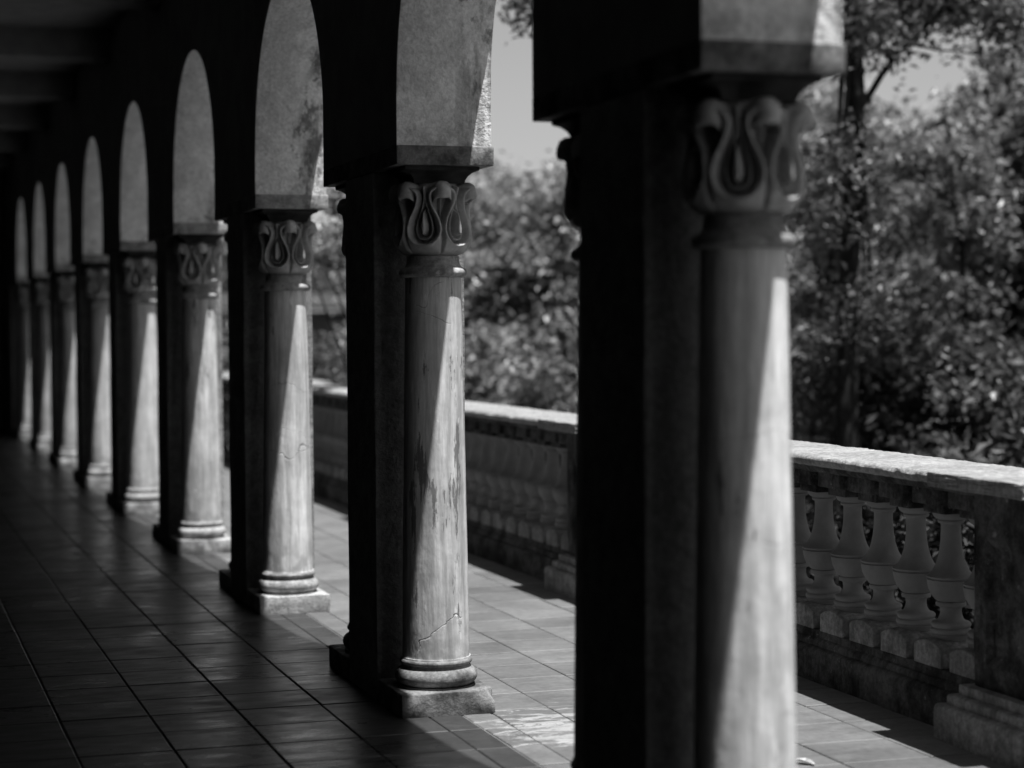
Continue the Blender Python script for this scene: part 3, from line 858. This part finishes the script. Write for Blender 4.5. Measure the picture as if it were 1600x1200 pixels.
tree_i = [0]
def bush(px, dist, w, ztop, leaves, leaf, lm, label, seed, zbot=-0.6, dy=0.0, name='shrub', cat='shrub', group='shrubs and trees beyond the balustrade', clump=0.17, stems=3):
    c = P3(px, 500, dist)
    h = (ztop-zbot)/2; zc = zbot+h
    rr = random.Random(seed)
    blobs = [((c[0], c[1]+dy, zc), (w*0.8, w*0.8, h*0.95), 3)]
    for _ in range(4):
        blobs.append(((c[0]+rr.uniform(-.7, .7)*w, c[1]+rr.uniform(-.6, .6)*w, zc+rr.uniform(-.4, .75)*h), (w*0.38, w*0.38, h*0.33), 0.6))
    return tree(name, label, cat, (c[0], c[1], G), blobs, leaves, leaf, lm, 0.05, (c[0], c[1], zc+h*0.3), 'twig' if seed % 2 else 'bark', clump, seed, group, stems, 0.5)

# left window: soft bank of shrubs
bush(700, 24, 1.5, 3.2, 9000, 0.12, 'leaf_c', 'rounded shrub just right of the flaking column, behind the coping', 31)
bush(790, 25.5, 1.7, 3.65, 14000, 0.12, 'leaf_c', 'pale broad shrub in the middle of the gap between second pier and nearest pier', 32)
bush(880, 24.5, 1.5, 3.5, 11000, 0.12, 'leaf_c', 'tall shrub half hidden behind the left edge of the nearest pier', 33)
bush(830, 19.5, 0.9, 1.15, 5000, 0.10, 'leaf_c', 'low pale shrub just above the coping in the middle gap', 34)
bush(1010, 25, 1.7, 3.6, 6000, 0.11, 'leaf_b', 'shrub hidden behind the nearest pier', 35)
# right window
bush(1150, 27, 1.8, 6.0, 9000, 0.13, 'leaf_c', 'tall shrubby tree just left of the dark trunk', 36)
bush(1290, 27, 1.6, 5.9, 12000, 0.13, 'leaf_c', 'pale leafy tree seen behind the dark straight trunk', 37)
bush(1400, 25, 1.6, 4.3, 14000, 0.13, 'leaf_c', 'dense small leaved tree right of the dark trunk, under the sky gap', 38)
bush(1500, 27, 1.7, 4.3, 13000, 0.13, 'leaf_c', 'pale far tree below the right sky gap', 39)
bush(1620, 23, 1.3, 4.7, 13000, 0.13, 'leaf_b', 'dark dense tree at the right edge of the picture', 40)
bush(1740, 24, 1.8, 7.0, 10000, 0.13, 'leaf_b', 'tall dark tree overhanging the top right corner', 41)
bush(1880, 23, 1.7, 5.2, 8000, 0.13, 'leaf_b', 'broad tree just outside the right edge of the picture', 45)
bush(2050, 20, 1.6, 4.2, 8000, 0.13, 'leaf_c', 'pale shrub well outside the right edge of the picture', 46)
bush(2250, 21, 1.9, 5.6, 8000, 0.13, 'leaf_b', 'tree far outside the right edge of the picture', 47)
bush(1440, 18.5, 1.1, 2.0, 8000, 0.10, 'leaf_a', 'dark glossy shrub low behind the near balusters', 42)
bush(1290, 19, 0.9, 1.45, 7000, 0.09, 'leaf_c', 'low shrub at the foot of the dark trunk', 43)
bush(1560, 17.5, 1.1, 1.5, 6000, 0.12, 'leaf_a', 'low dark leaved shrub behind the right end of the coping', 44)
for px, py, dist, lean, lab in ((1302, 420, 20.5, -0.1, 'thin dark stem just left of the thick straight trunk'), (1392, 420, 21.5, 0.35, 'thin leaning stem right of the thick straight trunk'), (1545, 420, 20.0, -0.5, 'thin stem leaning left near the right edge')):
    c = P3(px, py, dist)
    tree('sapling', lab, 'tree', (c[0], c[1], G), [((c[0]+lean, c[1], 2.9), (0.7, 0.7, 0.6), 1), ((c[0]+lean*0.4, c[1], 2.0), (0.5, 0.5, 0.5), 0.4)], 3000, 0.10, 'leaf_b', 0.04, (c[0]+lean, c[1], 3.3), 'twig' if lean > 0 else 'bark', 0.13, int(px), 'saplings beyond the balustrade', 1, 0.8, zlimb=0.8)
# against the foot of the balustrade
hedge_labels = ['hedge plant seen through the balusters beside the right post', 'second hedge plant from the right, behind the near balusters', 'third hedge plant from the right, behind the near balusters',
                'hedge plant hidden behind the nearest pier', 'hedge plant behind the right balusters of the middle gap', 'hedge plant behind the left balusters of the middle gap',
                'hedge plant behind the flaking column', 'hedge plant behind the balusters of the narrow gap', 'hedge plant behind the smooth pale column', 'farthest hedge plant along the balustrade']
for i, lab in enumerate(hedge_labels):
    y = 8.0+1.5*i; x = 5.75+0.12*(i % 3)
    tree('hedge_plant', lab, 'hedge', (x, y, G), [((x, y, -0.08), (0.5, 0.85, 0.62), 1)], 7000, 0.07, 'leaf_h', 0.03, (x, y, 0.1), 'bark', 0.12, 60+i, 'hedge along the outside of the balustrade', 3, 0.5)
# narrow gap between third and second pier
s1 = P3(516, 395, 17.5); s2 = P3(534, 318, 17.0)
a = P3(570, 450, 17.5)
tree('young_tree', 'young tree with bright leaf sprigs in the narrow gap left of the second pier', 'tree', (a[0], a[1], G),
     [((a[0]+0.25, a[1], 2.5), (0.45, 0.5, 0.6), 2), (s1, (0.13, 0.3, 0.16), 0.45), (s2, (0.05, 0.2, 0.10), 0.2), (P3(500, 372, 18), (0.08, 0.2, 0.05), 0.08)], 3600, 0.085, 'leaf_c', 0.035, (a[0], a[1], 2.6), seed=71, clump=0.075, limb_frac=0.6)
bush(515, 21, 0.75, 1.32, 7000, 0.085, 'leaf_a', 'dark bush under the far roof in the narrow gap', 72)
bush(430, 23, 1.0, 1.5, 5000, 0.09, 'leaf_b', 'bush hidden behind the smooth pale column', 73)
bush(352, 26, 0.9, 1.7, 5000, 0.09, 'leaf_a', 'dark bush in the sliver right of the fourth pier', 74)
bush(560, 62, 4.5, 4.0, 12000, 0.22, 'leaf_a', 'far dark tree rising behind the small house', 75, clump=0.5)
bush(440, 64, 4.5, 4.3, 9000, 0.22, 'leaf_a', 'far dark tree left of the small house', 76, clump=0.5)
bush(352, 60, 3.5, 4.6, 7000, 0.22, 'leaf_a', 'far dark tree in line with the fourth pier', 77, clump=0.5)
bush(680, 60, 4.5, 3.2, 9000, 0.22, 'leaf_a', 'far dark tree behind the flaking column', 78, clump=0.5)

# small house far off, its eaves visible in the narrow gap
h = P3(515, 488, 46.0)
hs = empty('garden_house', (h[0], h[1], G)); hx = Vector((h[0], h[1], G))
def hp(nm, x0, x1, y0, y1, z0, z1, mt, parent=None):
    o = new_obj(nm, box_mesh(nm, x0, x1, y0, y1, z0-G, z1-G), M[mt], parent or hs); return o
ze = h[2]
hp('wall', -2.6, 2.6, 0.35, 4.0, G, ze-0.02, 'render')
hp('fascia', -3.0, 3.0, 0.0, 0.08, ze+0.02, ze+0.07, 'pale')
for q in (-1.5, 1.4):
    wd = hp('window', q-0.4, q+0.4, 0.30, 0.345, ze-1.35, ze-0.45, 'white')
    hp('pane', q-0.34, q+0.34, 0.28, 0.297, ze-1.29, ze-0.51, 'glass', wd)
bm = bmesh.new()
rv = [(-3.05, 0.02, ze+0.072-G), (3.05, 0.02, ze+0.072-G), (3.05, 2.2, ze+0.42-G), (-3.05, 2.2, ze+0.42-G), (3.05, 4.4, ze+0.072-G), (-3.05, 4.4, ze+0.072-G)]
vv = [bm.verts.new(v) for v in rv]; v2 = [bm.verts.new((v[0], v[1], v[2]+0.06)) for v in rv]
for f in ((0, 1, 2, 3), (3, 2, 4, 5)): bm.faces.new([vv[i] for i in f][::-1]); bm.faces.new([v2[i] for i in f])
for a_, b_ in ((0, 1), (1, 2), (2, 4), (4, 5), (5, 3), (3, 0)): bm.faces.new((vv[a_], vv[b_], v2[b_], v2[a_]))
new_obj('roof', bm_mesh('roof', bm), M['roof'], hs)
tag(hs, 'small low house with grey roof and white eaves far beyond the garden', 'house')
